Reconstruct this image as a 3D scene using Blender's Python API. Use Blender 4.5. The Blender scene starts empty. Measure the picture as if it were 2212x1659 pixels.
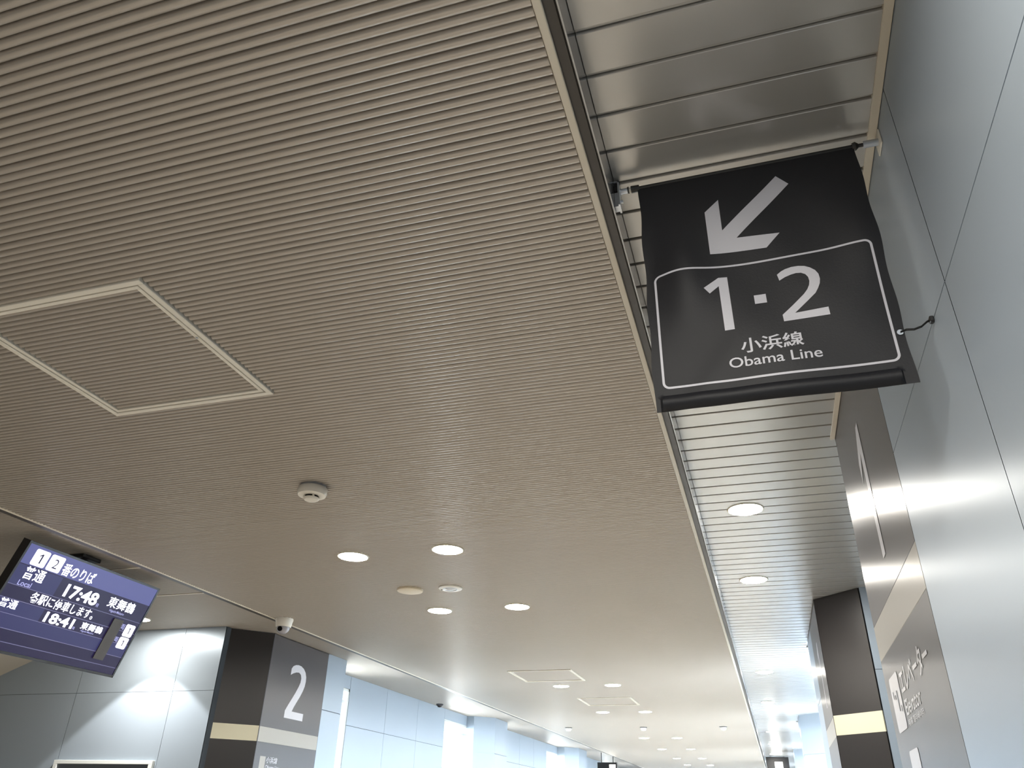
import bpy, bmesh, math, random
from mathutils import Vector, Matrix

# ------------------------------------------------------------------ camera
scene = bpy.context.scene
C = bpy.context.scene.collection
EYE = 1.6                                   # camera height; every z below is measured from the floor
cam_d = bpy.data.cameras.new('camera')
cam = bpy.data.objects.new('camera', cam_d)
C.objects.link(cam)
cam_d.sensor_fit = 'HORIZONTAL'
cam_d.sensor_width = 36.0
cam_d.lens = 36.0 * 1650.0 / 2212.0
cam_d.clip_start = 0.02
cam_d.clip_end = 200
_yaw, _pitch, _roll = math.radians(-17.78106), math.radians(29.54196), math.radians(1.48781)
fwd = Vector((math.sin(_yaw) * math.cos(_pitch), math.cos(_yaw) * math.cos(_pitch), math.sin(_pitch)))
r0 = Vector((math.cos(_yaw), -math.sin(_yaw), 0))
u0 = r0.cross(fwd)
rgt = r0 * math.cos(_roll) + u0 * math.sin(_roll)
upv = u0 * math.cos(_roll) - r0 * math.sin(_roll)
cam.matrix_world = Matrix(((rgt.x, upv.x, -fwd.x, 0), (rgt.y, upv.y, -fwd.y, 0), (rgt.z, upv.z, -fwd.z, EYE), (0, 0, 0, 1)))
scene.camera = cam

# ------------------------------------------------------------------ world, exposure
world = bpy.data.worlds.new('sky')
scene.world = world
world.use_nodes = True
wn = world.node_tree.nodes
bg = wn['Background']
bg.inputs['Color'].default_value = (0.90, 0.95, 1.0, 1)      # flat overcast sky
bg.inputs['Strength'].default_value = 18.0
scene.view_settings.view_transform = 'Standard'
scene.view_settings.look = 'None'
scene.view_settings.gamma = 1.0
scene.view_settings.use_curve_mapping = False
scene.view_settings.exposure = 0.45
scene.cycles.max_bounces = 6
scene.cycles.diffuse_bounces = 4
scene.cycles.glossy_bounces = 3
scene.cycles.transmission_bounces = 2
scene.cycles.transparent_max_bounces = 6
scene.cycles.caustics_reflective = False
scene.cycles.caustics_refractive = False
LAMP = 210.0                                  # radiance of the downlight lenses

# ------------------------------------------------------------------ materials
MATS = {}
def lin(c):
    return tuple(((v / 255.0) / 12.92 if v / 255.0 <= 0.04045 else ((v / 255.0 + 0.055) / 1.055) ** 2.4) for v in c) + (1.0,)

def mat(name, col, rough=0.5, metal=0.0, spec=0.5, noise=0.0, scale=40.0, bump=0.0, aniso=0.0, tangent=None,
        emit=None, estr=0.0, coat=0.0):
    if name in MATS:
        return MATS[name]
    m = bpy.data.materials.new(name)
    m.use_nodes = True
    nt = m.node_tree
    b = nt.nodes['Principled BSDF']
    b.inputs['Roughness'].default_value = rough
    b.inputs['Metallic'].default_value = metal
    b.inputs['Specular IOR Level'].default_value = spec
    b.inputs['Coat Weight'].default_value = coat
    b.inputs['Coat Roughness'].default_value = 0.08
    if emit:
        b.inputs['Emission Color'].default_value = emit
        b.inputs['Emission Strength'].default_value = estr
    c = lin(col)
    if noise:
        tc = nt.nodes.new('ShaderNodeTexCoord')
        nz = nt.nodes.new('ShaderNodeTexNoise')
        nz.inputs['Scale'].default_value = scale
        nz.inputs['Detail'].default_value = 3
        nt.links.new(tc.outputs['Object'], nz.inputs['Vector'])
        mx = nt.nodes.new('ShaderNodeMix')
        mx.data_type = 'RGBA'
        mx.inputs[6].default_value = tuple(v * (1 - noise) for v in c[:3]) + (1,)
        mx.inputs[7].default_value = tuple(min(1, v * (1 + noise)) for v in c[:3]) + (1,)
        nt.links.new(nz.outputs['Fac'], mx.inputs[0])
        nt.links.new(mx.outputs[2], b.inputs['Base Color'])
        if bump:
            bp = nt.nodes.new('ShaderNodeBump')
            bp.inputs['Strength'].default_value = bump
            bp.inputs['Distance'].default_value = 0.002
            nt.links.new(nz.outputs['Fac'], bp.inputs['Height'])
            nt.links.new(bp.outputs['Normal'], b.inputs['Normal'])
    else:
        b.inputs['Base Color'].default_value = c
    if aniso:
        b.inputs['Anisotropic'].default_value = aniso
        v = nt.nodes.new('ShaderNodeCombineXYZ')
        for i in range(3):
            v.inputs[i].default_value = tangent[i]
        nt.links.new(v.outputs[0], b.inputs['Tangent'])
    MATS[name] = m
    return m

M_rib = mat('ceiling_rib_paint', (178, 171, 163), 0.27, metal=0.30, spec=0.5, noise=0.02, scale=3)
M_ribback = M_rib
M_panel = mat('ceiling_panel_paint', (194, 192, 189), 0.26, metal=0.45, spec=0.5, noise=0.02, scale=2)
M_cream = mat('cream_trim', (214, 206, 190), 0.45)
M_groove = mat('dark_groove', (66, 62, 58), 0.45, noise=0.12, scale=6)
M_black = mat('black_gap', (12, 12, 13), 0.9, spec=0.15)
M_shiny = mat('polished_trim', (150, 152, 155), 0.16, metal=0.85, noise=0.03, scale=5)
M_alu_x = mat('aluminium_wall_x', (172, 185, 198), 0.40, metal=0.30, noise=0.015, scale=1.5, aniso=0.75, tangent=(0, 1, 0))
M_alu_y = mat('aluminium_wall_y', (172, 185, 198), 0.40, metal=0.30, noise=0.015, scale=1.5, aniso=0.75, tangent=(1, 0, 0))
M_joint = mat('panel_joint', (70, 75, 80), 0.9, spec=0.1)
M_film = mat('grey_film', (84, 82, 84), 0.34, spec=0.6, noise=0.03, scale=2, aniso=0.78, tangent=(0, 1, 0))
M_filmband = mat('pale_film_band', (178, 174, 165), 0.34, spec=0.6, aniso=0.78, tangent=(0, 1, 0))
M_blackpan = mat('black_cladding', (40, 37, 36), 0.34, spec=0.5, noise=0.08, scale=3)
M_creamband = mat('cream_band', (228, 221, 193), 0.45)
M_white = mat('white_print', (206, 206, 215), 0.45)
M_filmwhite = mat('white_film_print', (222, 222, 228), 0.34, spec=0.6, aniso=0.78, tangent=(0, 1, 0))
M_darkprint = mat('dark_print', (60, 60, 64), 0.5)
M_cloth = mat('banner_cloth', (22, 23, 29), 0.55, spec=0.4, noise=0.12, scale=260, bump=0.12)
M_chrome = mat('galvanised_steel', (190, 196, 204), 0.28, metal=0.8, noise=0.08, scale=60)
M_blackplastic = mat('black_plastic', (18, 18, 20), 0.4)
M_whiteplastic = mat('white_plastic', (226, 222, 212), 0.42)
M_beigeplastic = mat('beige_plastic', (214, 200, 174), 0.5)
M_glasslens = mat('smoked_dome', (30, 30, 36), 0.08, spec=0.8)
M_frame = mat('white_frame', (222, 226, 224), 0.4)
M_floor = mat('floor_tile', (214, 206, 194), 0.35, noise=0.04, scale=2)
M_tvbody = mat('display_bezel', (20, 20, 26), 0.3)
M_tape = mat('brown_tape', (70, 64, 60), 0.5, noise=0.2, scale=14)
M_rubber = mat('dark_rubber', (34, 34, 36), 0.7)
M_soffit = mat('soffit_paint', (205, 198, 186), 0.5)

def emis(name, col, s):
    m = mat(name, (200, 200, 200), 0.5, emit=lin(col), estr=s)
    return m
M_lamp = emis('lamp_lens', (255, 249, 238), LAMP)
M_scrbg = emis('screen_navy', (58, 58, 108), 0.62)
M_scrhead = emis('screen_header', (92, 94, 150), 0.75)
M_scrdark = emis('screen_dark', (40, 32, 74), 0.55)
M_scrline = emis('screen_line', (150, 146, 190), 0.5)
M_scrwhite = emis('screen_white', (242, 242, 255), 2.6)
M_scrsoft = emis('screen_soft', (170, 170, 220), 1.0)
M_signlit = emis('lit_sign', (255, 252, 240), 5.0)
for m_ in (M_scrbg, M_scrhead, M_scrdark, M_scrline, M_scrwhite, M_scrsoft):
    b_ = m_.node_tree.nodes['Principled BSDF']
    b_.inputs['Base Color'].default_value = (0.01, 0.01, 0.015, 1)
    b_.inputs['Roughness'].default_value = 0.3
    b_.inputs['Specular IOR Level'].default_value = 0.22

def glass_mat():
    m = bpy.data.materials.new('window_glass')
    m.use_nodes = True
    nt = m.node_tree
    nt.nodes.clear()
    o = nt.nodes.new('ShaderNodeOutputMaterial')
    t = nt.nodes.new('ShaderNodeBsdfTransparent')
    g = nt.nodes.new('ShaderNodeBsdfGlossy')
    g.inputs['Roughness'].default_value = 0.02
    t.inputs['Color'].default_value = (0.93, 0.97, 1.0, 1)
    mx = nt.nodes.new('ShaderNodeMixShader')
    mx.inputs[0].default_value = 0.06
    nt.links.new(t.outputs[0], mx.inputs[1])
    nt.links.new(g.outputs[0], mx.inputs[2])
    nt.links.new(mx.outputs[0], o.inputs['Surface'])
    return m
M_glass = glass_mat()

# ------------------------------------------------------------------ helpers
class MB:
    """collects geometry for ONE mesh"""
    def __init__(s):
        s.v, s.f = [], []
    def add(s, vs, fs):
        n = len(s.v)
        s.v += [tuple(v) for v in vs]
        s.f += [tuple(i + n for i in f) for f in fs]
        return s
    def box(s, x0, x1, y0, y1, z0, z1):
        v = [(x0, y0, z0), (x1, y0, z0), (x1, y1, z0), (x0, y1, z0), (x0, y0, z1), (x1, y0, z1), (x1, y1, z1), (x0, y1, z1)]
        return s.add(v, [(0, 3, 2, 1), (4, 5, 6, 7), (0, 1, 5, 4), (1, 2, 6, 5), (2, 3, 7, 6), (3, 0, 4, 7)])
    def bevbox(s, x0, x1, y0, y1, z0, z1, b):
        """box with all edges chamfered by b"""
        bm = bmesh.new()
        m = Matrix.Translation(((x0 + x1) / 2, (y0 + y1) / 2, (z0 + z1) / 2)) @ Matrix.Diagonal((x1 - x0, y1 - y0, z1 - z0, 1))
        bmesh.ops.create_cube(bm, size=1, matrix=m)
        bmesh.ops.bevel(bm, geom=list(bm.edges), offset=b, segments=1, affect='EDGES')
        return s.bm(bm)
    def bm(s, bm):
        bm.verts.index_update()
        s.add([v.co[:] for v in bm.verts], [[v.index for v in f.verts] for f in bm.faces])
        bm.free()
        return s
    def tube(s, pts, r, n=10, cap=True):
        pts = [Vector(p) for p in pts]
        rings = []
        prev = None
        for i, p in enumerate(pts):
            d = (pts[min(i + 1, len(pts) - 1)] - pts[max(i - 1, 0)]).normalized()
            if prev is None:
                a = d.cross(Vector((0, 0, 1)))
                if a.length < 1e-3:
                    a = d.cross(Vector((1, 0, 0)))
            else:
                a = prev - d * prev.dot(d)
            a.normalize()
            prev = a
            b = d.cross(a)
            rr = r[i] if isinstance(r, (list, tuple)) else r
            rings.append([p + (a * math.cos(t * 2 * math.pi / n) + b * math.sin(t * 2 * math.pi / n)) * rr for t in range(n)])
        vs = [v for R in rings for v in R]
        fs = []
        for i in range(len(rings) - 1):
            for j in range(n):
                fs.append((i * n + j, i * n + (j + 1) % n, (i + 1) * n + (j + 1) % n, (i + 1) * n + j))
        if cap:
            fs.append(tuple(range(n - 1, -1, -1)))
            fs.append(tuple(range((len(rings) - 1) * n, len(rings) * n)))
        return s.add(vs, fs)
    def lathe(s, prof, cx=0, cy=0, cz=0, n=32, closed_top=False):
        """profile of (r, z) turned round the vertical axis"""
        vs, fs = [], []
        for (r, z) in prof:
            for j in range(n):
                t = 2 * math.pi * j / n
                vs.append((cx + r * math.cos(t), cy + r * math.sin(t), cz + z))
        for i in range(len(prof) - 1):
            for j in range(n):
                fs.append((i * n + j, (i + 1) * n + j, (i + 1) * n + (j + 1) % n, i * n + (j + 1) % n))
        if prof[-1][0] > 1e-5:
            fs.append(tuple((len(prof) - 1) * n + j for j in range(n - 1, -1, -1)))
        return s.add(vs, fs)
    def prism(s, poly, z0, z1):
        """vertical prism over a plan polygon"""
        n = len(poly)
        vs = [(x, y, z0) for x, y in poly] + [(x, y, z1) for x, y in poly]
        fs = [tuple(range(n - 1, -1, -1)), tuple(range(n, 2 * n))]
        fs += [(i, (i + 1) % n, n + (i + 1) % n, n + i) for i in range(n)]
        return s.add(vs, fs)
    def mesh(s, name, m, smooth=False):
        me = bpy.data.meshes.new(name)
        me.from_pydata(s.v, [], s.f)
        me.materials.append(m)
        bm = bmesh.new()
        bm.from_mesh(me)
        bmesh.ops.recalc_face_normals(bm, faces=bm.faces)
        bm.to_mesh(me)
        bm.free()
        if smooth:
            me.polygons.foreach_set('use_smooth', [True] * len(me.polygons))
            try:
                me.set_sharp_from_angle(angle=math.radians(38))
            except Exception:
                pass
        return me
    def obj(s, name, m, parent=None, smooth=False, loc=None):
        return link(name, s.mesh(name, m, smooth), parent, loc)

def link(name, me, parent=None, loc=None):
    o = bpy.data.objects.new(name, me)
    C.objects.link(o)
    if loc is not None:
        o.location = loc
    if parent is not None:
        o.parent = parent
    return o

def structure(o):
    o['kind'] = 'structure'
    return o

def tag(o, label, cat, group=None):
    o['label'] = label
    o['category'] = cat
    if group:
        o['group'] = group
    return o

def thing(name, label, cat, loc=(0, 0, 0), group=None):
    o = bpy.data.objects.new(name, None)
    o.empty_display_size = 0.1
    C.objects.link(o)
    o.location = loc
    return tag(o, label, cat, group)

def copy_tree(o, loc):
    c = o.copy()
    c.name = o.name.split('.')[0].replace('_offscreen', '')
    C.objects.link(c)
    c.location = loc
    for ch in list(o.children):
        k = ch.copy()
        k.name = ch.name.split('.')[0].replace('_offscreen', '')
        C.objects.link(k)
        k.parent = c
        for g in list(ch.children):
            q = g.copy()
            C.objects.link(q)
            q.parent = k
    return c

# text -> flat polygons fitted into a box (0..1, 0..1)
def glyphs(text, weight=0.0):
    cu = bpy.data.curves.new('glyphs', 'FONT')
    cu.body = text
    cu.offset = weight
    cu.resolution_u = 4
    o = bpy.data.objects.new('glyphs', cu)
    C.objects.link(o)
    dg = bpy.context.evaluated_depsgraph_get()
    me = bpy.data.meshes.new_from_object(o.evaluated_get(dg))
    vs = [v.co.copy() for v in me.vertices]
    fs = [tuple(p.vertices) for p in me.polygons]
    bpy.data.objects.remove(o)
    bpy.data.curves.remove(cu)
    bpy.data.meshes.remove(me)
    if not vs:
        return [], []
    x0, x1 = min(v.x for v in vs), max(v.x for v in vs)
    y0, y1 = min(v.y for v in vs), max(v.y for v in vs)
    return [((v.x - x0) / (x1 - x0), (v.y - y0) / (y1 - y0)) for v in vs], fs

def text_on(mb, text, org, right, up, w, h, weight=0.0):
    """adds the text to mb: org = lower left corner of its box"""
    vs, fs = glyphs(text, weight)
    org, right, up = Vector(org), Vector(right), Vector(up)
    return mb.add([org + right * (u * w) + up * (v * h) for u, v in vs], fs)

def poly_on(mb, pts, org, right, up):
    org, right, up = Vector(org), Vector(right), Vector(up)
    return mb.add([org + right * u + up * v for u, v in pts], [tuple(range(len(pts)))])

def round_rect(x0, x1, y0, y1, r, n=5):
    out = []
    for cx, cy, a in ((x1 - r, y1 - r, 0), (x0 + r, y1 - r, 90), (x0 + r, y0 + r, 180), (x1 - r, y0 + r, 270)):
        for i in range(n + 1):
            t = math.radians(a + 90 * i / n)
            out.append((cx + r * math.cos(t), cy + r * math.sin(t)))
    return out

# ------------------------------------------------------------------ main levels
HC = EYE + 1.1625        # lower face of the central ribbed ceiling
HR = EYE + 1.25          # lower face of the raised side ceilings
XL, XR = -3.205, -0.2236 # central ceiling, left and right edge
XM = -0.181              # polished edge of the right-hand ceiling
XW = 0.3675              # right wall face
YE = 24.0                # far end of the hall
YB = -4.0                # behind the camera
BAND0, BAND1 = EYE + 0.458, EYE + 0.565
JZ = EYE + 0.782         # wall panel joint

# ------------------------------------------------------------------ floor, outer shell
structure(MB().box(-8.2, 2.4, YB - 0.2, YE + 0.2, -0.1, 0).obj('floor', M_floor))
structure(MB().box(-8.2, 2.4, YB - 0.3, YB + 0.15, 0, HR + 0.3).obj('wall_back', M_alu_y))
structure(MB().box(-8.2, 2.4, YE, YE + 0.2, 0, HR + 0.3).obj('wall_end', M_alu_y))

# ------------------------------------------------------------------ central ribbed ceiling
ceil = structure(MB().box(XL - 0.01, XR + 0.012, YB, YE, HC + 0.0125, HC + 0.30).obj('ceiling', M_ribback))
RIBP = [(-0.0092 * math.cos(math.pi * q / 10), 0.0115 * (1 - math.sin(math.pi * q / 10) ** 0.85)) for q in range(11)]
def rib(mb, x0, x1, y, z):
    n = len(RIBP)
    mb.add([(x0, y + a, z + b) for a, b in RIBP] + [(x1, y + a, z + b) for a, b in RIBP],
           [(i, i + 1, n + i + 1, n + i) for i in range(n - 1)])
def rib_y(i):
    m, k = divmod(i, 5)
    return 0.1 * m + 0.0106 + k * 0.0197
def rib_mesh(x0, x1):
    mb = MB()
    rib(mb, x0, x1, 0, 0)
    me = mb.mesh('slat', M_rib)
    me.polygons.foreach_set('use_smooth', [True] * len(me.polygons))
    return me

# hatches in the central ceiling: x0, x1, y0, y1
HATCH = [(-1.994, -1.381, 1.196, 1.816), (-2.235, -1.638, 7.045, 7.670), (-2.000, -1.400, 8.885, 9.520)]
full_me = rib_mesh(XL + 0.012, XR - 0.001)
h0 = HATCH[0]
left_me, right_me = rib_mesh(XL + 0.012, h0[0] + 0.004), rib_mesh(h0[1] + 0.005, XR - 0.001)
near, far = MB(), MB()
i = int(YB / 0.02) + 2
while True:
    y = rib_y(i)
    if y > YE - 0.05:
        break
    segs = [(XL + 0.012, XR - 0.001, full_me)]
    for hi, (a, b, c, d) in enumerate(HATCH):
        if c < y < d:
            segs = [(XL + 0.012, a + 0.004, left_me), (b + 0.005, XR - 0.001, right_me)]
    if 0.40 < y < 5.70:
        for s in segs:
            link('slat', s[2], ceil, (0, y, HC))
    else:
        for s in segs:
            rib(near if y < 1 else far, s[0], s[1], y, HC)
    i += 1
for nm, mb in (('slat_field', near), ('slat_field', far)):
    o = mb.obj(nm, M_rib, ceil)
    o['kind'] = 'stuff'
    o.data.polygons.foreach_set('use_smooth', [True] * len(o.data.polygons))

# pale flat border, dark recess and polished edge along the right side; slim border on the left
structure(MB().bevbox(XR, XR + 0.0155, YB, YE, HC - 0.001, HC + 0.03, 0.0015).obj('trim_1', M_cream))
structure(MB().box(XR + 0.0155, XM - 0.008, YB, YE, HC + 0.006, HC + 0.05).obj('trim_2', M_groove))
structure(MB().box(XM - 0.008, XM - 0.003, YB, YE, HC + 0.012, HC + 0.05).obj('trim_3', M_groove))
structure(MB().box(XM - 0.003, XM, YB, YE, HC - 0.004, HR + 0.02).obj('trim_4', M_shiny))
structure(MB().bevbox(XL - 0.004, XL + 0.012, YB, YE, HC - 0.001, HC + 0.03, 0.0015).obj('trim_5', M_cream))
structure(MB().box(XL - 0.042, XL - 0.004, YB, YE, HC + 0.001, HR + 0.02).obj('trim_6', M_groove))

# ------------------------------------------------------------------ right ceiling of 100 mm panels
ceil_r = structure(MB().box(XM, 1.0, YB, YE, HR + 0.012, HR + 0.2).obj('ceiling_right', M_panel))
PANP = [(0.0012, 0.0110), (0.0012, 0.0012), (0.0024, 0.0), (0.0890, 0.0), (0.0902, 0.0012), (0.0902, 0.0075), (0.0990, 0.0075), (0.0990, 0.0110)]
def panel_mesh(x0, x1):
    n = len(PANP)
    mb = MB()
    mb.add([(x0, a, b) for a, b in PANP] + [(x1, a, b) for a, b in PANP], [(i, i + 1, n + i + 1, n + i) for i in range(n - 1)])
    return mb.mesh('panel', M_panel)
BAYS_R = [(2.72, 5.36), (6.85, 11.65), (12.25, 17.25), (17.75, 23.9)]
p_short, p_long, p_mid = panel_mesh(XM + 0.001, XW - 0.017), panel_mesh(XM + 0.001, 0.785), panel_mesh(XM + 0.001, XW - 0.002)
y = -1.3965
while y < YE - 0.1:
    inbay = any(a <= y and y + 0.1 <= b for a, b in BAYS_R)
    link('panel', p_long if inbay else (p_short if y < 2.75 else p_mid), ceil_r, (0, y, HR))
    y += 0.0994
structure(MB().bevbox(XW - 0.018, XW - 0.001, YB, 2.80, HR - 0.004, HR + 0.012, 0.001).obj('trim_7', M_cream))

# ------------------------------------------------------------------ left ceiling
ceil_l = structure(MB().box(-5.262, XL - 0.042, YB, YE, HR + 0.0125, HR + 0.2).obj('ceiling_left', M_ribback))
lf = MB()
i = int(YB / 0.02) + 2
while rib_y(i) < YE - 0.05:
    y = rib_y(i)
    rib(lf, -5.262 if y < 5.24 else -4.148, XL - 0.043, y, HR)
    i += 1
o = lf.obj('slat_field', M_rib, ceil_l)
o['kind'] = 'stuff'
o.data.polygons.foreach_set('use_smooth', [True] * len(o.data.polygons))
for ya, xa in ((3.662, -3.66), (4.268, -3.82)):
    MB().bevbox(-5.2, XL - 0.1, ya - 0.006, ya + 0.006, HR - 0.003, HR + 0.004, 0.001).obj('joint_strip', M_cream, ceil_l)
# stairwell soffit sloping down to the left
sl = 0.37
xa, xb = -5.262, -8.06
structure(MB().add([(xa, YB, HR), (xa, 5.26, HR), (xb, 5.26, HR + (xb - xa) * sl), (xb, YB, HR + (xb - xa) * sl),
                    (xa, YB, HR + 0.1), (xa, 5.26, HR + 0.1), (xb, 5.26, HR + 0.1 + (xb - xa) * sl), (xb, YB, HR + 0.1 + (xb - xa) * sl)],
                   [(0, 1, 2, 3), (4, 7, 6, 5), (0, 4, 5, 1), (1, 5, 6, 2), (2, 6, 7, 3), (3, 7, 4, 0)]).obj('ceiling_stairwell', M_soffit))

# ------------------------------------------------------------------ panelled walls
def panelled(name, axis, pos, face, cols, rows, m, thick=0.006, depth=0.12):
    """axis 'x': wall plane x=pos, cols along y; face = +1/-1 outward normal. one object per sheet"""
    c0, c1, z0, z1 = min(c[0] for c in cols), max(c[1] for c in cols), min(r[0] for r in rows), max(r[1] for r in rows)
    a, b = sorted((pos - face * thick, pos - face * depth))
    mb = MB().box(a, b, c0, c1, z0, z1) if axis == 'x' else MB().box(c0, c1, a, b, z0, z1)
    w = structure(mb.obj(name, M_joint))
    g = 0.0013
    for (u0, u1) in cols:
        for (v0, v1) in rows:
            p, q = sorted((pos, pos - face * thick))
            mb = MB()
            if axis == 'x':
                mb.box(p, q, u0 + g, u1 - g, v0 + g, v1 - g)
            else:
                mb.box(u0 + g, u1 - g, p, q, v0 + g, v1 - g)
            mb.obj('panel', m, w)
    return w
ROWS = [(0.0, 1.19), (1.19, JZ), (JZ, HR + 0.012)]
ycols = [(-3.9, -2.35), (-2.35, -1.64), (-1.64, -0.935), (-0.935, -0.233), (-0.233, 0.468), (0.468, 1.168), (1.168, 1.868)]
panelled('wall_right', 'x', XW, -1, ycols, ROWS, M_alu_x)
# return of the near right wall beyond the sign panel (45 degree corner) and the bay behind it
structure(MB().prism([(XW + 0.006, 2.802), (XW + 0.12, 2.80), (0.80, 2.80), (0.80, 3.04), (XW + 0.243, 3.04)], 0, HR + 0.012).obj('wall_corner', M_alu_y))

# ---- windows
WIN_N = [0]
def window(axis_x, face, y0, y1, z0, z1):
    WIN_N[0] += 1
    w = structure(MB().box(axis_x - face * 0.139, axis_x - face * 0.001, y0, y1, z0, z0 + 0.03).obj('window_%d' % WIN_N[0], M_frame))
    a, b = axis_x - face * 0.139, axis_x - face * 0.001
    a, b = min(a, b), max(a, b)
    for (c, d, e, f) in ((y0, y0 + 0.025, z0, z1), (y1 - 0.025, y1, z0, z1), (y0, y1, z1 - 0.03, z1)):
        MB().bevbox(a, b, c, d, e, f, 0.003).obj('window_frame', M_frame, w)
    MB().box(a + 0.05, b - 0.05, y0 + 0.02, y1 - 0.02, z1 - 0.13, z1 - 0.105).obj('transom', M_frame, w)
    gx = (a + b) / 2
    MB().box(gx - 0.003, gx + 0.003, y0 + 0.02, y1 - 0.02, z0 + 0.02, z1 - 0.125).obj('pane', M_glass, w)
    MB().box(gx - 0.003, gx + 0.003, y0 + 0.02, y1 - 0.02, z1 - 0.11, z1 - 0.025).obj('pane', M_glass, w)
    return w
WT = EYE + 1.125
def bay(name, x, face, y0, y1, wins, m, vj):
    """wall of a bay with window openings; sheets between joints"""
    cuts = []
    last = y0
    for (a, b) in wins:
        if a > last + 0.01:
            cuts.append((last, a))
        last = b
    if last < y1 - 0.01:
        cuts.append((last, y1))
    cols = []
    for (a, b) in cuts:
        n = max(1, round((b - a) / vj))
        cols += [(a + (b - a) * k / n, a + (b - a) * (k + 1) / n) for k in range(n)]
    # solid backing with openings
    mb = MB()
    d0, d1 = sorted((x - face * 0.006, x - face * 0.14))
    for (a, b) in cuts:
        mb.box(d0, d1, a, b, 0, HR + 0.012)
    for (a, b) in wins:
        mb.box(d0, d1, a, b, WT, HR + 0.012)
        mb.box(d0, d1, a, b, 0, 0.35)
    w = structure(mb.obj(name, M_joint))
    p, q = sorted((x, x - face * 0.006))
    g = 0.002
    for (a, b) in cols:
        for (v0, v1) in ROWS:
            MB().box(p, q, a + g, b - g, v0 + g, v1 - g).obj('panel', m, w)
    for (a, b) in wins:
        MB().bevbox(p, q, a + g, b - g, WT, HR + 0.01, 0.0012).obj('panel', m, w)
        MB().bevbox(p, q, a + g, b - g, 0, 0.35, 0.0012).obj('panel', m, w)
        window(x, face, a, b, 0.35, WT)
    return w
XBL, XBR = -4.15, 0.79
bay('wall_left_bay', XBL, 1, 6.95, 11.30, [(6.96, 7.66), (10.36, 11.26)], M_alu_x, 0.9)
bay('wall_left_middle', XBL, 1, 12.30, 16.70, [(12.31, 13.0), (15.69, 16.66)], M_alu_x, 0.9)
bay('wall_left_far', XBL, 1, 17.76, YE, [(17.81, 18.5), (21.0, 22.0)], M_alu_x, 0.9)
bay('wall_right_near_bay', XBR, -1, 3.04, 5.06, [], M_alu_x, 0.9)
bay('wall_right_bay', XBR, -1, 6.93, 11.30, [(6.96, 7.66), (10.36, 11.26)], M_alu_x, 0.9)
bay('wall_right_middle', XBR, -1, 12.30, 16.88, [(12.31, 13.0), (15.69, 16.66)], M_alu_x, 0.9)
bay('wall_right_far', XBR, -1, 17.80, YE, [(17.81, 18.5), (21.0, 22.0)], M_alu_x, 0.9)

# wall facing the camera on the left, beside the pillar; stairwell walls
wl = panelled('wall_left', 'y', 5.22, -1, [(-8.02, -7.10), (-7.10, -6.18), (-6.18, -5.262), (-5.262, -4.344), (-4.344, -3.972)],
              [(0.0, 1.19), (1.19, JZ), (JZ, HR + 0.012)], M_alu_y)
structure(MB().box(-8.2, -8.02, YB, 5.4, 0, HR).obj('wall_stairwell', M_alu_x))
# glazed white-framed door in that wall
dr = structure(MB().bevbox(-5.27, -4.36, 5.195, 5.222, EYE + 0.276, EYE + 0.302, 0.002).obj('door_1', M_frame))
MB().bevbox(-5.27, -5.235, 5.195, 5.222, 0.0, EYE + 0.277, 0.002).obj('door_frame', M_frame, dr)
MB().bevbox(-4.395, -4.36, 5.195, 5.222, 0.0, EYE + 0.277, 0.002).obj('door_frame', M_frame, dr)
MB().box(-5.236, -4.394, 5.206, 5.214, 0.01, EYE + 0.277).obj('pane', mat('door_glass', (92, 100, 110), 0.1, spec=0.8), dr)

# ------------------------------------------------------------------ pillars
def num_two(mb, org, right, up, w, h):
    """condensed figure 2: stroke along a path, plus the foot"""
    P = [(0.02, 0.90), (0.10, 0.955), (0.22, 0.985), (0.36, 1.0), (0.52, 0.995), (0.68, 0.96), (0.80, 0.90), (0.87, 0.82), (0.885, 0.74),
         (0.86, 0.64), (0.79, 0.54), (0.68, 0.43), (0.55, 0.32), (0.43, 0.215), (0.36, 0.135), (1.0, 0.135), (1.0, 0.0), (0.0, 0.0), (0.0, 0.125),
         (0.12, 0.235), (0.27, 0.36), (0.42, 0.49), (0.53, 0.60), (0.60, 0.69), (0.61, 0.77), (0.56, 0.835), (0.45, 0.865), (0.30, 0.855), (0.14, 0.82), (0.02, 0.78)]
    return poly_on(mb, [(u * w, v * h) for u, v in P], org, right, up)

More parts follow.
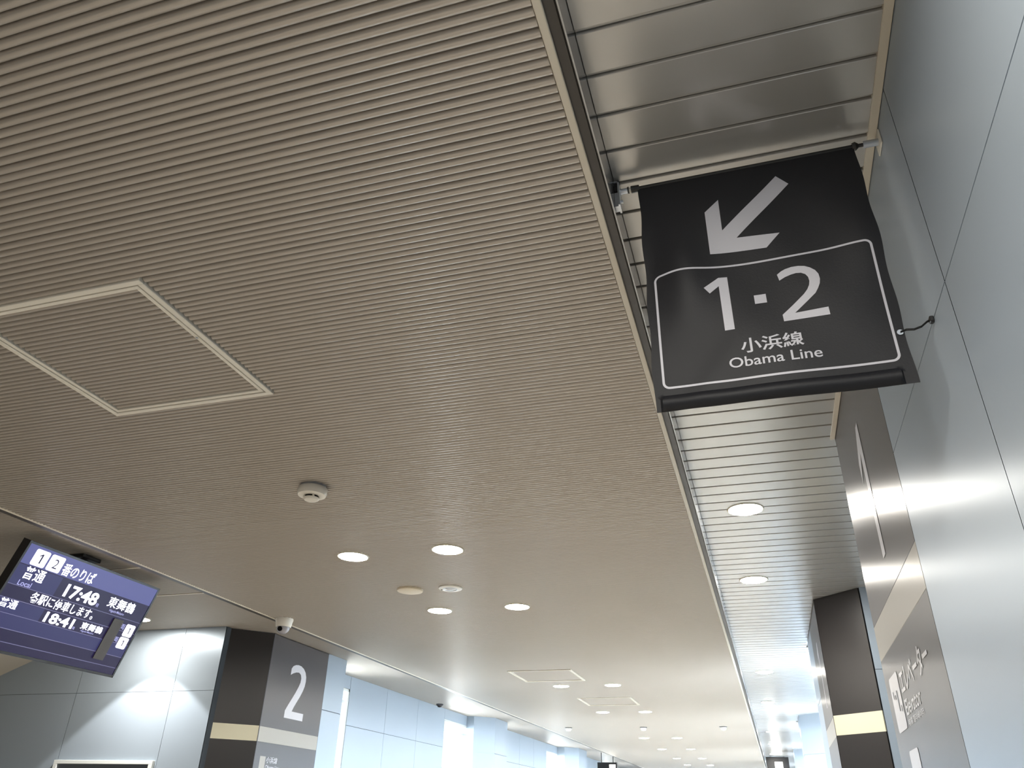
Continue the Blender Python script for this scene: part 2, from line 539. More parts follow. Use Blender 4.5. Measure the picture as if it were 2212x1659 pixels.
def pillar(name, label, side, xf, y0, film_len, face_len, clad, number, lines, group=None):
    """side +1: stands on the left, its broad face looks to +x; -1: stands on the right. y0 = near end of the broad face"""
    ch = 0.243
    t = thing(name, label, 'pillar', (xf, y0, 0), group)
    s = side
    top = HR + 0.001
    deep = -0.44 * s
    y1 = face_len
    core = [(-0.006 * s, 0.0), (-0.006 * s, y1), (-ch * s, y1 + ch), (deep, y1 + ch), (deep, -ch + 0.006), (-ch * s, -ch + 0.008)]
    MB().prism(core, 0, top).obj('core', M_alu_y, t)
    g = 0.002
    a, b = sorted((0, -0.006 * s))
    PR = ROWS[:2] + [(JZ, HR + 0.002)]
    # broad face: film panel, then plain sheets
    if film_len:
        MB().bevbox(a, b, 0.004, film_len, 0.0, BAND0, 0.001).obj('film_panel', M_film, t)
        MB().bevbox(a, b, 0.004, film_len, BAND0, BAND1, 0.001).obj('film_band', M_filmband, t)
        MB().bevbox(a, b, 0.004, film_len, BAND1, HR - 0.004, 0.001).obj('film_panel', M_film, t)
    for (v0, v1) in PR:
        MB().bevbox(a, b, film_len + g, y1 - g, v0 + g, v1 - g, 0.001).obj('panel', M_alu_x, t)
    # chamfer towards the camera
    d = Vector((-s, -1, 0)).normalized()           # along the chamfer, away from the broad face
    nrm = Vector((s, -1, 0)).normalized()
    L = ch * math.sqrt(2)
    def slab(z0, z1, m, nm, off):
        vs = []
        for w_ in (0.0, off):
            for q in (0.001, L - 0.001):
                for z in (z0, z1):
                    p = d * q + nrm * (w_ - 0.004)
                    vs.append((p.x, p.y, z))
        MB().add(vs, [(0, 1, 3, 2), (4, 6, 7, 5), (0, 4, 5, 1), (2, 3, 7, 6), (1, 5, 7, 3), (0, 2, 6, 4)]).obj(nm, m, t)
    if clad:
        slab(0.0, BAND0, M_blackpan, 'black_panel', 0.008)
        slab(BAND0, BAND1, M_creamband, 'cream_band', 0.008)
        slab(BAND1, HR - 0.002, M_blackpan, 'black_panel', 0.008)
        MB().box(-0.004, 0.004, -0.004, 0.004, 0, HR - 0.002).obj('edge_strip', M_darkprint if side > 0 else M_film, t)
    else:
        for (v0, v1) in PR:
            slab(v0 + g, v1 - g, M_alu_y, 'panel', 0.006)
    right, up = Vector((0, s, 0)), Vector((0, 0, 1))
    px = 0.0012 * s
    if number == 2:
        mb = MB()
        num_two(mb, (px, 0.315, EYE + 0.656), right, up, 0.285, 0.418)
        mb.obj('number', M_filmwhite, t)
    elif number == 1:
        mb = MB()
        poly_on(mb, [(0.065, 0), (0.115, 0), (0.115, 0.405), (0.068, 0.405), (0.0, 0.345), (0.0, 0.285), (0.065, 0.335)],
                (px, (0.40 if s > 0 else 0.50), EYE + 0.656), right, up)
        mb.obj('number', M_filmwhite, t)
    if lines:
        mb = MB()
        poly_on(mb, [(0, 0), (0.075, 0), (0.075, 0.1), (0, 0.1)], (px, 0.078, EYE + 0.262), right, up)
        mb.obj('pictogram', M_filmband, t)
        text_on(MB(), lines[0], (px, 0.165, EYE + 0.318), right, up, 0.155, 0.045, 0.015).obj('lettering', M_filmwhite, t)
        text_on(MB(), lines[1], (px, 0.165, EYE + 0.277), right, up, 0.20, 0.028, 0.01).obj('lettering', M_filmwhite, t)
    return t
pillar('pillar', 'chamfered pillar with black front and grey side bearing a large white 2', 1, -3.733, 5.528, 0.892, 1.24, True, 2, ('小浜線', 'Obama Line'))
pillar('pillar', 'black fronted pillar with cream band next to the elevator sign panel', -1, 0.372, 5.255, 0.892, 1.45, True, 1, None)
pillar('pillar', 'plain grey pillar lit by the window beyond the pillar numbered 2', 1, -3.80, 11.47, 0.0, 0.60, False, 0, None)
pillar('pillar', 'plain pillar at the far end of the left window wall', 1, -3.76, 16.80, 0.0, 0.75, False, 0, None)
pillar('pillar', 'plain bluish pillar just beyond the black fronted pillar', -1, 0.385, 11.50, 0.0, 0.60, False, 0, None)
pillar('pillar', 'plain pillar at the far end of the right ceiling', -1, 0.385, 17.1, 0.0, 0.55, False, 0, None)
# wall stub beside the black-fronted pillar, facing the camera
panelled('wall_right_stub', 'y', 5.008, -1, [(0.618, 0.80)], [(0.0, 1.19), (1.19, JZ), (JZ, HR + 0.012)], M_alu_y)

# ------------------------------------------------------------------ grey sign panel flush in the right wall
sp = thing('sign_panel', 'glossy grey wall panel with white 1, pale band and elevator lettering', 'sign', (XW, 1.870, 0))
FL = 0.932
MB().bevbox(0, 0.12, 0, FL, 0, BAND0, 0.0012).obj('film_panel', M_film, sp)
MB().bevbox(0, 0.12, 0, FL, BAND0, BAND1, 0.0012).obj('film_band', M_filmband, sp)
MB().bevbox(0, 0.12, 0, FL, BAND1, HR + 0.008, 0.0012).obj('film_panel', M_film, sp)
R_, U_ = Vector((0, -1, 0)), Vector((0, 0, 1))
mb = MB()
poly_on(mb, [(0.065, 0), (0.115, 0), (0.115, 0.405), (0.076, 0.405), (0.0, 0.315), (0.0, 0.245), (0.065, 0.325)], (-0.0012, 2.388 - 1.87, EYE + 0.656), R_, U_)
mb.obj('number', M_filmwhite, sp)
ic = MB()
poly_on(ic, round_rect(0, 0.178, 0, 0.15, 0.014), (-0.0012, 2.708 - 1.87, EYE + 0.240), R_, U_)
ico = ic.obj('pictogram', M_filmwhite, sp)
for (u, v, w, h) in ((0.035, 0.09, 0.014, 0.02), (0.066, 0.085, 0.022, 0.012), (0.105, 0.05, 0.02, 0.055), (0.148, 0.045, 0.014, 0.016)):
    poly_on(MB(), [(u, v), (u + w, v), (u + w, v + h), (u, v + h)], (-0.0018, 2.708 - 1.87, EYE + 0.240), R_, U_).obj('pictogram_figure', M_darkprint, ico)
text_on(MB(), 'エレベーター', (-0.0012, 2.495 - 1.87, EYE + 0.318), R_, U_, 0.47, 0.068, 0.02).obj('lettering', M_filmwhite, sp)
text_on(MB(), 'Elevator', (-0.0012, 2.495 - 1.87, EYE + 0.266), R_, U_, 0.27, 0.040, 0.015).obj('lettering', M_filmwhite, sp)
text_on(MB(), '电梯 엘리베이터', (-0.0012, 2.495 - 1.87, EYE + 0.240), R_, U_, 0.27, 0.018, 0.01).obj('lettering', M_filmwhite, sp)
poly_on(MB(), round_rect(0, 0.16, 0, 0.11, 0.012), (-0.0012, 2.60 - 1.87, EYE + 0.075), R_, U_).obj('pictogram', M_filmwhite, sp)

# ------------------------------------------------------------------ hanging banner
YBN = 1.28
BX0, BX1, BZ0, BZ1 = -0.1280, 0.3180, 0.6600, 1.2262      # z from eye level
def ripple(x, z):
    """bulge of the cloth out of its plane (towards the camera is negative)"""
    u = (x - BX0) / (BX1 - BX0)
    v = (BZ1 - z) / (BZ1 - BZ0)
    e = math.exp(-((v - 0.46) / 0.20) ** 2)
    d = -0.0105 * math.exp(-((u - 0.17) / 0.10) ** 2) * e - 0.0095 * math.exp(-((u - 0.93) / 0.12) ** 2) * e
    d += 0.006 * math.exp(-((u - 0.03) / 0.07) ** 2) * e + 0.004 * math.exp(-((u - 0.55) / 0.2) ** 2) * e
    d += 0.0022 * math.sin(9 * u + 7 * v) * v + 0.0030 * math.sin(14 * u - 11 * v + 1) * v * (1 - v) * 2
    d -= 0.004 * math.exp(-(((u + v * 0.9 - 1.05) / 0.07) ** 2)) * max(0, v - 0.45)
    k = max(0.0, min(1.0, (v - 0.02) / 0.1))
    d *= k
    # bottom rod pocket
    if 0.03 < u < 0.945:
        q = (v - 0.972) / 0.024
        if abs(q) < 1:
            d -= 0.011 * math.sqrt(1 - q * q)
    return d
ban = thing('banner', 'black hanging cloth banner with white arrow and platform numbers 1 and 2', 'banner', (0, YBN, EYE))
NX, NZ = 90, 120
vs, fs = [], []
for side in (0, 1):
    for j in range(NZ + 1):
        for i2 in range(NX + 1):
            x = BX0 + (BX1 - BX0) * i2 / NX
            z = BZ1 - (BZ1 - BZ0) * j / NZ
            x += 0.0016 * math.sin(z * 40) * (1 if i2 in (0, NX) else 0)
            vs.append((x, ripple(x, z) + 0.0012 * side, z))
n1 = (NX + 1) * (NZ + 1)
for side in (0, 1):
    o_ = side * n1
    for j in range(NZ):
        for i2 in range(NX):
            a = o_ + j * (NX + 1) + i2
            fs.append((a, a + 1, a + NX + 2, a + NX + 1))
for j in range(NZ):
    a, b = j * (NX + 1), j * (NX + 1) + NX
    fs += [(a, a + NX + 1, a + n1 + NX + 1, a + n1), (b, b + n1, b + n1 + NX + 1, b + NX + 1)]
for i2 in range(NX):
    a = NZ * (NX + 1) + i2
    fs += [(a, a + 1, a + 1 + n1, a + n1), (i2, i2 + n1, i2 + 1 + n1, i2 + 1)]
MB().add(vs, fs).obj('cloth', M_cloth, ban, smooth=True)

def conform(mb, name, off=0.0007, m=M_white):
    """cuts flat print into a fine grid and lays it on the cloth"""
    bm = bmesh.new()
    vv = [bm.verts.new((p[0], 0, p[2])) for p in mb.v]
    for f in mb.f:
        try:
            bm.faces.new([vv[q] for q in f])
        except ValueError:
            pass
    bm.normal_update()
    bmesh.ops.triangulate(bm, faces=bm.faces[:])
    xs = [p[0] for p in mb.v]
    zs = [p[2] for p in mb.v]
    st = 0.008
    x = math.ceil(min(xs) / st) * st
    while x < max(xs):
        bmesh.ops.bisect_plane(bm, geom=bm.verts[:] + bm.edges[:] + bm.faces[:], plane_co=(x, 0, 0), plane_no=(1, 0, 0))
        x += st
    z = math.ceil(min(zs) / st) * st
    while z < max(zs):
        bmesh.ops.bisect_plane(bm, geom=bm.verts[:] + bm.edges[:] + bm.faces[:], plane_co=(0, 0, z), plane_no=(0, 0, 1))
        z += st
    for v in bm.verts:
        v.co.y = ripple(v.co.x, v.co.z) - off
    return MB().bm(bm).obj(name, m, ban)
k_ = 1.28 / 1.272
arrow = [(0.1561, 1.1726), (0.1778, 1.1460), (0.0609, 1.0301), (0.1433, 1.0256), (0.1143, 0.9943), (0.0056, 0.9980), (0.0056, 1.1090), (0.0358, 1.1362), (0.0353, 1.0543)]
conform(MB().add([(x * k_, 0, z * k_) for x, z in arrow], [tuple(range(9))]), 'arrow')
one = [(0.0150, 0.9429), (0.0318, 0.9429), (0.0324, 0.8175), (0.0142, 0.8175), (0.0137, 0.9222), (-0.0049, 0.9060), (-0.0151, 0.9199)]
conform(MB().add([(x, 0, z) for x, z in one], [tuple(range(7))]), 'numeral')
conform(MB().add([(0.0761, 0, 0.8907), (0.0982, 0, 0.8907), (0.0982, 0, 0.8697), (0.0761, 0, 0.8697)], [(0, 1, 2, 3)]), 'dot')
two = [(0.1247, 0.9310), (0.1330, 0.9370), (0.1410, 0.9405), (0.1530, 0.9428), (0.1655, 0.9422), (0.1765, 0.9392), (0.1855, 0.9334), (0.1935, 0.9250),
       (0.1980, 0.9148), (0.1988, 0.9030), (0.1968, 0.8924), (0.1920, 0.8820), (0.1862, 0.8724), (0.1700, 0.8580), (0.1440, 0.8355),
       (0.2028, 0.8370), (0.2033, 0.8200), (0.1220, 0.8200), (0.1216, 0.8355), (0.1440, 0.8550), (0.1657, 0.8746), (0.1730, 0.8835), (0.1777, 0.8929),
       (0.1797, 0.9020), (0.1789, 0.9118), (0.1750, 0.9195), (0.1681, 0.9246), (0.1590, 0.9262), (0.1494, 0.9249), (0.1380, 0.9215), (0.1271, 0.9160)]
conform(MB().add([(x, 0, z) for x, z in two], [tuple(range(len(two)))]), 'numeral')
conform(text_on(MB(), '小浜線', (0.0385, 0, 0.7615), (1, 0, 0), (0, 0, 1), 0.111, 0.0325, 0.016), 'lettering')
conform(text_on(MB(), 'Obama Line', (0.0138, 0, 0.7335), (1, 0, 0), (0, 0, 1), 0.1628, 0.0215, 0.008), 'lettering')
fo = round_rect(-0.1115, 0.3010, 0.7060, 0.9720, 0.0135, 6)
fi = round_rect(-0.1070, 0.2965, 0.7105, 0.9675, 0.0092, 6)
n = len(fo)
conform(MB().add([(x, 0, z) for x, z in fo + fi], [(i2, (i2 + 1) % n, n + (i2 + 1) % n, n + i2) for i2 in range(n)]), 'frame_line')
# rods, end caps, brackets
ZR = BZ1 - 0.004
MB().tube([(XM + 0.012, 0.002, ZR), (-0.151, 0.002, ZR)], 0.0062, 14).obj('rod_end', M_chrome, ban, True)
MB().tube([(-0.152, 0.002, ZR), (-0.1485, 0.002, ZR)], 0.0078, 14).obj('ring', M_blackplastic, ban, True)
MB().tube([(-0.1485, 0.002, ZR), (-0.144, 0.002, ZR)], 0.0055, 14).obj('ring', M_whiteplastic, ban, True)
MB().tube([(-0.144, 0.002, ZR), (-0.126, 0.002, ZR)], [0.0085, 0.0078], 14).obj('end_cap', M_blackplastic, ban, True)
MB().tube([(-0.126, 0.002, ZR), (0.318, 0.002, ZR)], 0.0045, 10).obj('rod', M_blackplastic, ban, True)
MB().tube([(0.314, 0.002, ZR), (0.320, 0.002, ZR), (0.326, 0.002, ZR)], [0.0075, 0.0095, 0.005], 14).obj('end_cap', M_blackplastic, ban, True)
MB().tube([(0.324, 0.002, ZR), (0.336, 0.002, ZR)], 0.0040, 10).obj('rod', M_blackplastic, ban, True)
MB().tube([(0.335, 0.002, ZR), (XW - 0.002, 0.002, ZR)], 0.0075, 14).obj('rod_end', M_chrome, ban, True)
bz = ZR
br = MB()
br.box(XM + 0.0085, XM + 0.0125, -0.013, 0.016, bz - 0.050, bz + 0.020)      # upright plate
br.box(XM + 0.0005, XM + 0.0125, -0.013, 0.016, bz + 0.0165, bz + 0.020)     # folded top
br.obj('bracket', M_chrome, ban)
MB().box(XM + 0.0005, XM + 0.0085, -0.008, 0.010, bz - 0.050, bz - 0.010).obj('bracket_foot', M_chrome, ban)
MB().box(XM + 0.0005, XM + 0.0085, -0.010, 0.012, bz - 0.008, bz + 0.0150).obj('clamp_block', M_blackplastic, ban)
MB().tube([(XM + 0.0125, -0.002, bz - 0.034), (XM + 0.018, -0.002, bz - 0.034)], 0.004, 6).obj('bolt', M_chrome, ban)
MB().bevbox(XW - 0.0035, XW - 0.0003, -0.017, 0.023, bz - 0.021, bz + 0.018, 0.001).obj('wall_flange', M_whiteplastic, ban)
# eyelet and tie wire to the wall clip
gx, gz = 0.3095, 0.7628
MB().tube([(gx, ripple(gx, gz) - 0.0022, gz), (gx, ripple(gx, gz) + 0.003, gz)], 0.0055, 14).obj('eyelet', M_chrome, ban, True)
wire = [(gx, -0.003, gz), (0.320, -0.004, 0.7655), (0.332, -0.004, 0.7640), (0.345, -0.003, 0.7685), (0.356, -0.001, 0.7780), (0.3640, 0.0, 0.7815)]
MB().tube(wire, 0.0010, 6).obj('tie_wire', M_blackplastic, ban)
MB().tube([(x, y_ + 0.002, z - 0.0012) for x, y_, z in wire], 0.0009, 6).obj('tie_wire', M_blackplastic, ban)
MB().bevbox(0.3600, XW - 0.0003, -0.006, 0.006, 0.774, 0.786, 0.0015).obj('wall_clip', M_blackplastic, ban)

# ------------------------------------------------------------------ departure display on the left
ZT = 1.20
kx, ky = -3.7135 / 1.25, None
x_t, y_a, y_b = -2.967 * ZT, 2.4625 * ZT, 3.2936 * ZT       # top edge line, near and far corner
tilt = math.atan2(0.157, 0.437)
W_ = y_b - y_a
H_ = math.hypot(0.157, 0.437) * ZT
tv = thing('departure_display', 'dark blue train departure screen hanging tilted beneath the left ceiling', 'display', (x_t, y_a, EYE + ZT))
dn = Vector((-math.sin(tilt), 0, -math.cos(tilt)))            # down the screen
nr = Vector((math.cos(tilt), 0, -math.sin(tilt)))             # out of the screen
rt = Vector((0, 1, 0))
def tvp(u, v, w):
    """u across (m), v down (m), w out of the screen"""
    return rt * u + dn * v + nr * w
def tvbox(u0, u1, v0, v1, w0, w1):
    vs = [tvp(u, v, w) for w in (w0, w1) for (u, v) in ((u0, v0), (u1, v0), (u1, v1), (u0, v1))]
    return MB().add(vs, [(0, 3, 2, 1), (4, 5, 6, 7), (0, 1, 5, 4), (1, 2, 6, 5), (2, 3, 7, 6), (3, 0, 4, 7)])
tvbox(0, W_, 0, H_, -0.055, -0.004).obj('body', M_tvbody, tv)
BZ_ = 0.012
for (a, b, c, d) in ((0, W_, 0, BZ_), (0, W_, H_ - BZ_ * 1.2, H_), (0, BZ_, BZ_, H_ - BZ_ * 1.2), (W_ - BZ_, W_, BZ_, H_ - BZ_ * 1.2)):
    tvbox(a, b, c, d, -0.004, 0.003).obj('bezel', M_tvbody, tv)
sw, sh = W_ - 2 * BZ_, H_ - 2.2 * BZ_
scr = tvbox(BZ_, W_ - BZ_, BZ_, H_ - BZ_ * 1.2, -0.004, 0.0).obj('screen', M_scrdark, tv)
def area(u0, u1, v0, v1, m, w=0.0004, nm='screen_field'):
    mb = MB()
    mb.add([tvp(BZ_ + u * sw, BZ_ + v * sh, w) for u, v in ((u0, v1), (u1, v1), (u1, v0), (u0, v0))], [(0, 1, 2, 3)])
    return mb.obj(nm, m, scr)
def ttext(s, u, v, w, h, m=None, wt=0.008, dep=0.0012):
    """lower-left at (u, v) in screen fractions, size in fractions"""
    mb = text_on(MB(), s, tvp(BZ_ + u * sw, BZ_ + v * sh, dep), rt, -dn, w * sw, h * sh, wt)
    return mb.obj('screen_text', m or M_scrwhite, scr)
area(0, 1, 0, 0.195, M_scrhead)
area(0, 0.30, 0.205, 0.40, M_scrbg)
area(0.30, 1, 0.205, 0.40, M_scrdark)
area(0, 1, 0.40, 0.405, M_scrline)
area(0, 1, 0.53, 0.536, M_scrline)
area(0, 0.30, 0.54, 0.665, M_scrbg)
area(0.30, 1, 0.54, 0.665, M_scrdark)
area(0, 1, 0.67, 0.80, M_scrbg)
area(0, 1, 0.665, 0.671, M_scrline)
area(0, 1, 0.80, 0.806, M_scrline)
area(0, 1, 0.92, 0.926, M_scrline)
def badge(u, v, w, h, s):
    pts = round_rect(u * sw, (u + w) * sw, -(v + h) * sh, -v * sh, 0.010)
    mb = MB()
    poly_on(mb, pts, tvp(BZ_, BZ_, 0.0009), rt, -dn)
    b = mb.obj('badge', M_scrwhite, scr)
    return b
def tone(u, v, w, h):
    pts = [(0.55, 0), (1, 0), (1, 1), (0.6, 1), (0, 0.8), (0, 0.66), (0.55, 0.8)]
    poly_on(MB(), [(a * w * sw, b * h * sh) for a, b in pts], tvp(BZ_ + u * sw, BZ_ + v * sh, 0.0016), rt, -dn).obj('screen_text', M_scrdark, scr)
badge(0.055, 0.025, 0.092, 0.16, '1')
badge(0.160, 0.025, 0.092, 0.16, '2')
tone(0.090, 0.155, 0.022, 0.095)
ttext('2', 0.190, 0.155, 0.034, 0.095, M_scrdark, 0.0, 0.0016)
ttext('番のりば', 0.265, 0.185, 0.235, 0.125)
ttext('普通', 0.055, 0.325, 0.135, 0.125)
ttext('Local', 0.055, 0.395, 0.085, 0.05, M_scrsoft)
ttext('17:48', 0.355, 0.375, 0.245, 0.135, None, 0.03)
ttext('発', 0.605, 0.375, 0.022, 0.04, M_scrsoft)
ttext('東舞鶴', 0.68, 0.335, 0.22, 0.115)
ttext('Higashi-Maizuru', 0.72, 0.385, 0.12, 0.035, M_scrsoft)
ttext('各駅に停車します。', 0.175, 0.515, 0.455, 0.105)
ttext('普通', 0.02, 0.62, 0.11, 0.085)
ttext('18:41', 0.325, 0.655, 0.205, 0.105, None, 0.03)
ttext('発', 0.535, 0.652, 0.018, 0.03, M_scrsoft)
ttext('東舞鶴', 0.585, 0.625, 0.165, 0.075)
ttext('Higashi-Maizuru', 0.60, 0.655, 0.10, 0.025, M_scrsoft)
badge(0.908, 0.445, 0.075, 0.135, '1')
badge(0.908, 0.590, 0.075, 0.125, '1')
tone(0.936, 0.548, 0.017, 0.070)
tone(0.936, 0.685, 0.017, 0.065)
ttext('2両', 0.845, 0.52, 0.055, 0.06, M_scrsoft)
ttext('2両', 0.845, 0.66, 0.055, 0.055, M_scrsoft)
tvbox(BZ_ + 0.782 * sw, BZ_ + 0.862 * sw, BZ_ + 0.425 * sh, BZ_ + 0.875 * sh, 0.003, 0.009).obj('tape_strip', M_tape, tv)
# ceiling mount
mx = tvp(W_ * 0.46, 0.10, -0.07)
MB().tube([(mx.x, mx.y, mx.z), (mx.x, mx.y, 0.045)], 0.02, 12).obj('mount_pole', M_blackplastic, tv, True)
MB().bevbox(mx.x - 0.055, mx.x + 0.055, mx.y - 0.07, mx.y + 0.07, 0.030, 0.0505, 0.003).obj('ceiling_plate', M_blackplastic, tv)
MB().bevbox(mx.x - 0.02, mx.x + 0.035, mx.y - 0.12, mx.y + 0.12, mx.z - 0.06, mx.z + 0.06, 0.004).obj('mount_bracket', M_blackplastic, tv)

# ------------------------------------------------------------------ downlights
def make_downlight():
    t = thing('downlight', '', 'light')
    MB().lathe([(0.0745, 0.010), (0.0745, -0.002), (0.0765, -0.0045), (0.0805, -0.0040), (0.0830, 0.0005), (0.0830, 0.010)], n=36).obj('trim_ring', M_cream, t, True)
    MB().lathe([(0.0748, -0.0035), (0.060, -0.0055)], n=20).obj('lens', M_lamp, t, True)
    return t
GA = [-1.04, 0.18, 3.483, 4.700, 8.003, 10.170, 13.615, 15.815, 18.22, 20.4, 22.6]
proto = make_downlight()
first = True
def put_light(x, y, z, label, group):
    global first
    o = proto if first else copy_tree(proto, (0, 0, 0))
    first = False
    o.location = (x, y, z)
    o['label'] = label
    o['group'] = group
    if y < 2:                                # ahead of the frame's upper edge
        o.name = 'downlight_offscreen'
        for ch in o.children:
            if ch.name.startswith('lens'):
                ch.name = 'lens_offscreen'
CENTRAL = {3.483: 'first past the smoke detector', 4.700: 'just past the speaker disc',
           8.003: 'just past the thin framed square hatch', 10.170: 'just before the row of sprinklers'}
RIGHT = {3.483: 'first past the hanging banner', 4.700: 'second past the hanging banner', 8.003: 'third past the hanging banner',
         10.170: 'fourth past the hanging banner', 13.615: 'fifth past the hanging banner'}
for y in GA:
    for x, sd_ in ((-1.962, 'window side'), (-1.434, 'banner side')):
        if y in CENTRAL:
            lab, grp = 'ribbed ceiling downlight %s, %s of its pair' % (CENTRAL[y], sd_), 'downlights in the central ceiling'
        elif y > 12:
            lab, grp = 'small distant downlight in the ribbed ceiling beyond the sprinklers', 'distant downlights in the central ceiling'
        else:
            lab, grp = 'downlight in the ribbed ceiling well before the large hatch', 'downlights before the large hatch'
        put_light(x, y, HC, lab, grp)
for y in GA:
    if y in RIGHT:
        lab, grp = 'downlight in the narrow right-hand panel ceiling, %s' % RIGHT[y], 'downlights in the right ceiling'
    elif y > 15:
        lab, grp = 'tiny distant downlight at the far end of the right panel ceiling', 'distant downlights in the right ceiling'
    else:
        lab, grp = 'downlight in the right panel ceiling well before the banner', 'downlights before the banner'
    put_light(0.020, y, HR, lab, grp)
# wall washer in the left ceiling, behind the display
wd = copy_tree(proto, (-4.49, 4.85, HR))
tag(wd, 'round downlight washing the grey wall behind the departure screen', 'light')
sd = bpy.data.lights.new('wall_washer', 'SPOT')
sd.energy = 75
sd.color = (1.0, 0.97, 0.93)
sd.spot_size = math.radians(95)
sd.spot_blend = 0.12
sd.shadow_soft_size = 0.03
so = bpy.data.objects.new('wall_washer', sd)
C.objects.link(so)
so.parent = wd
so.location = (0, 0, -0.012)

# ------------------------------------------------------------------ small ceiling fixtures
def at_c(u, v):          # ceiling point given in units of the central ceiling height
    return (u * 1.1625, v * 1.1625, HC)
sdt = thing('smoke_detector', 'white round smoke detector with stepped body on the ribbed ceiling', 'detector', at_c(-1.434, 2.203))
MB().lathe([(0.052, 0.008), (0.052, -0.008), (0.048, -0.010)], n=32).obj('base', mat('grey_plastic', (170, 170, 172), 0.5), sdt, True)
MB().lathe([(0.0575, -0.008), (0.060, -0.012), (0.0600, -0.030), (0.056, -0.040), (0.040, -0.043), (0.030, -0.043)], n=32).obj('body', M_whiteplastic, sdt, True)
MB().lathe([(0.028, -0.042), (0.028, -0.050)], n=24).obj('grille', M_black, sdt)
MB().lathe([(0.031, -0.050), (0.032, -0.054), (0.027, -0.060), (0.0, -0.062)], n=24).obj('cap', M_whiteplastic, sdt, True)
for k in range(4):
    a = math.radians(45 + 90 * k)
    MB().box(0.029 * math.cos(a) - 0.003, 0.029 * math.cos(a) + 0.003, 0.029 * math.sin(a) - 0.003, 0.029 * math.sin(a) + 0.003, -0.052, -0.041).obj('rib_post', M_whiteplastic, sdt)

spk = thing('ceiling_speaker', 'cream round ceiling cover disc between the downlights', 'speaker', at_c(-1.670, 3.589))
MB().lathe([(0.078, 0.008), (0.0785, -0.004), (0.075, -0.010), (0.066, -0.0125)], n=36).obj('rim', M_beigeplastic, spk, True)
MB().lathe([(0.067, -0.0115), (0.040, -0.0135), (0.0, -0.0142)], n=36).obj('grille', M_beigeplastic, spk, True)

eml = thing('emergency_light', 'white round emergency light with a small inner ring beside the cream disc', 'light', at_c(-1.453, 3.599))
MB().lathe([(0.070, 0.008), (0.071, -0.002), (0.068, -0.006), (0.042, -0.008)], n=36).obj('plate', M_whiteplastic, eml, True)
MB().lathe([(0.042, -0.006), (0.042, -0.009), (0.036, -0.011), (0.034, -0.004)], n=28).obj('inner_ring', M_chrome, eml, True)
MB().lathe([(0.033, -0.003), (0.026, -0.010), (0.012, -0.0145), (0.0, -0.0155)], n=28).obj('lens', mat('clear_lens', (205, 208, 212), 0.1, spec=0.8), eml, True)
MB().lathe([(0.005, -0.006), (0.005, -0.010), (0.0, -0.0105)], cx=-0.054, n=12).obj('button', M_darkprint, eml)

cc = thing('security_camera', 'white dome security camera at the left edge of the ribbed ceiling', 'camera', (-3.13, 4.72, HC))
MB().lathe([(0.060, 0.006), (0.061, -0.010), (0.057, -0.022), (0.052, -0.052), (0.048, -0.056)], n=32).obj('housing', M_whiteplastic, cc, True)
dome = [(0.046 * math.cos(math.radians(a)), -0.055 - 0.046 * math.sin(math.radians(a))) for a in range(0, 91, 10)]
MB().lathe(dome, n=28).obj('dome', mat('dome_plastic', (148, 146, 152), 0.12, spec=0.7), cc, True)
MB().tube([(0.0, -0.030, -0.070), (0.004, -0.046, -0.074)], [0.018, 0.016], 16).obj('lens', M_black, cc, True)

for k, u in enumerate((-2.433, -1.486, -0.530)):
    t = thing('sprinkler', 'white ceiling sprinkler in dark ring, %s of three' % ('nearest the window wall', 'middle one', 'nearest the polished ceiling edge')[k], 'sprinkler', at_c(u, 10.30), 'sprinklers across the far ceiling')
    MB().lathe([(0.052, 0.006), (0.054, -0.004), (0.046, -0.008)], n=20).obj('ring', M_darkprint, t, True)
    MB().lathe([(0.040, -0.006), (0.040, -0.030), (0.030, -0.045), (0.0, -0.050)], n=20).obj('head', M_whiteplastic, t, True)

t = thing('occupancy_sensor', 'tiny dark sensor on the left ceiling beside the window wall', 'sensor', (-4.04, 9.89, HR))
MB().lathe([(0.045, 0.006), (0.046, -0.010), (0.036, -0.022)], n=20).obj('base', M_darkprint, t, True)
MB().lathe([(0.030, -0.022), (0.024, -0.036), (0.0, -0.042)], n=20).obj('dome', M_blackplastic, t, True)

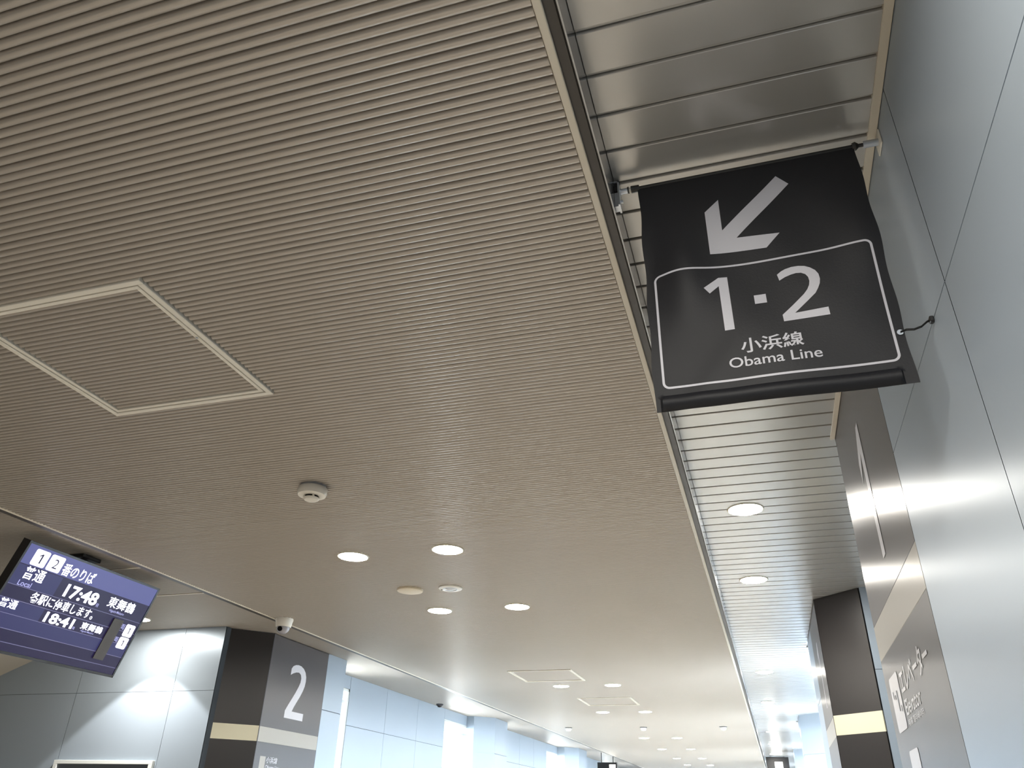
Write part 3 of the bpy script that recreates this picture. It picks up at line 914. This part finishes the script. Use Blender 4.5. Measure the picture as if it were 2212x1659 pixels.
# ------------------------------------------------------------------ access hatches
for hi, (a, b, c, d) in enumerate(HATCH):
    lab = ['large square access hatch with double white frame, before the smoke detector',
           'square access hatch with thin pale frame between two pairs of downlights',
           'faint square access hatch beside the far downlights of the ribbed ceiling'][hi]
    t = thing('access_hatch', lab, 'hatch', ((a + b) / 2, (c + d) / 2, HC))
    hx, hy = (b - a) / 2, (d - c) / 2
    fw = 0.0175 if hi == 0 else 0.012
    z0, z1 = -0.005, 0.012
    for (x0, x1, y0, y1) in ((-hx, hx, -hy, -hy + fw), (-hx, hx, hy - fw, hy), (-hx, -hx + fw, -hy + fw, hy - fw), (hx - fw, hx, -hy + fw, hy - fw)):
        MB().bevbox(x0, x1, y0, y1, z0, z1, 0.0015).obj('frame_bar', M_whiteplastic if hi == 0 else M_cream, t)
    g0 = fw + 0.0045
    lw = 0.0125 if hi == 0 else 0.008
    for (x0, x1, y0, y1) in ((-hx + g0, hx - g0, -hy + g0, -hy + g0 + lw), (-hx + g0, hx - g0, hy - g0 - lw, hy - g0),
                             (-hx + g0, -hx + g0 + lw, -hy + g0 + lw, hy - g0 - lw), (hx - g0 - lw, hx - g0, -hy + g0 + lw, hy - g0 - lw)):
        MB().bevbox(x0, x1, y0, y1, -0.0035, z1, 0.0012).obj('leaf_bar', M_whiteplastic if hi == 0 else M_cream, t)
    xi, yi = hx - g0 - lw, hy - g0 - lw
    MB().box(-hx + fw, hx - fw, -hy + fw, hy - fw, 0.0118, 0.0123).obj('leaf', M_ribback, t)
    if hi == 0:
        me = rib_mesh(-xi + 0.005, xi)
        y = -yi + 0.0100
        while y < yi - 0.008:
            link('slat', me, t, (0, y, 0))
            y += 0.0197
        MB().tube([(hx - g0 - lw / 2, -0.04, -0.0034), (hx - g0 - lw / 2, -0.04, -0.005)], 0.004, 10).obj('latch', M_chrome, t)
    else:
        mb = MB()
        y = -yi + 0.0100
        while y < yi - 0.008:
            rib(mb, -xi, xi, y, 0)
            y += 0.0197
        o = mb.obj('slat_field', M_rib, t)
        o['kind'] = 'stuff'

# ------------------------------------------------------------------ far hanging signs
def far_sign(label, x0, x1, y, z0, z1, lit):
    t = thing('hanging_sign', label, 'sign', ((x0 + x1) / 2, y, HR))
    w = (x1 - x0) / 2
    MB().bevbox(-w, w, -0.05, 0.05, z0 - HR, z1 - HR, 0.004).obj('case', M_blackplastic, t)
    for s in (-0.6, 0.6):
        MB().tube([(w * s, 0, z1 - HR - 0.002), (w * s, 0, 0.004)], 0.008, 8).obj('hanger', M_blackplastic, t)
    MB().box(lit[0], lit[1], -0.054, -0.049, lit[2] - HR, lit[3] - HR).obj('lit_panel', M_signlit, t)
far_sign('distant black hanging sign with a lit white patch at the left border', -3.62, -3.20, 18.0, EYE + 0.82, EYE + 1.06, (0.05, 0.18, EYE + 0.84, EYE + 1.02))
far_sign('distant black sign with a bright white panel closing the right-hand ceiling', -0.16, 0.30, 18.9, EYE + 0.70, EYE + 1.235, (-0.06, 0.10, EYE + 0.78, EYE + 1.14))
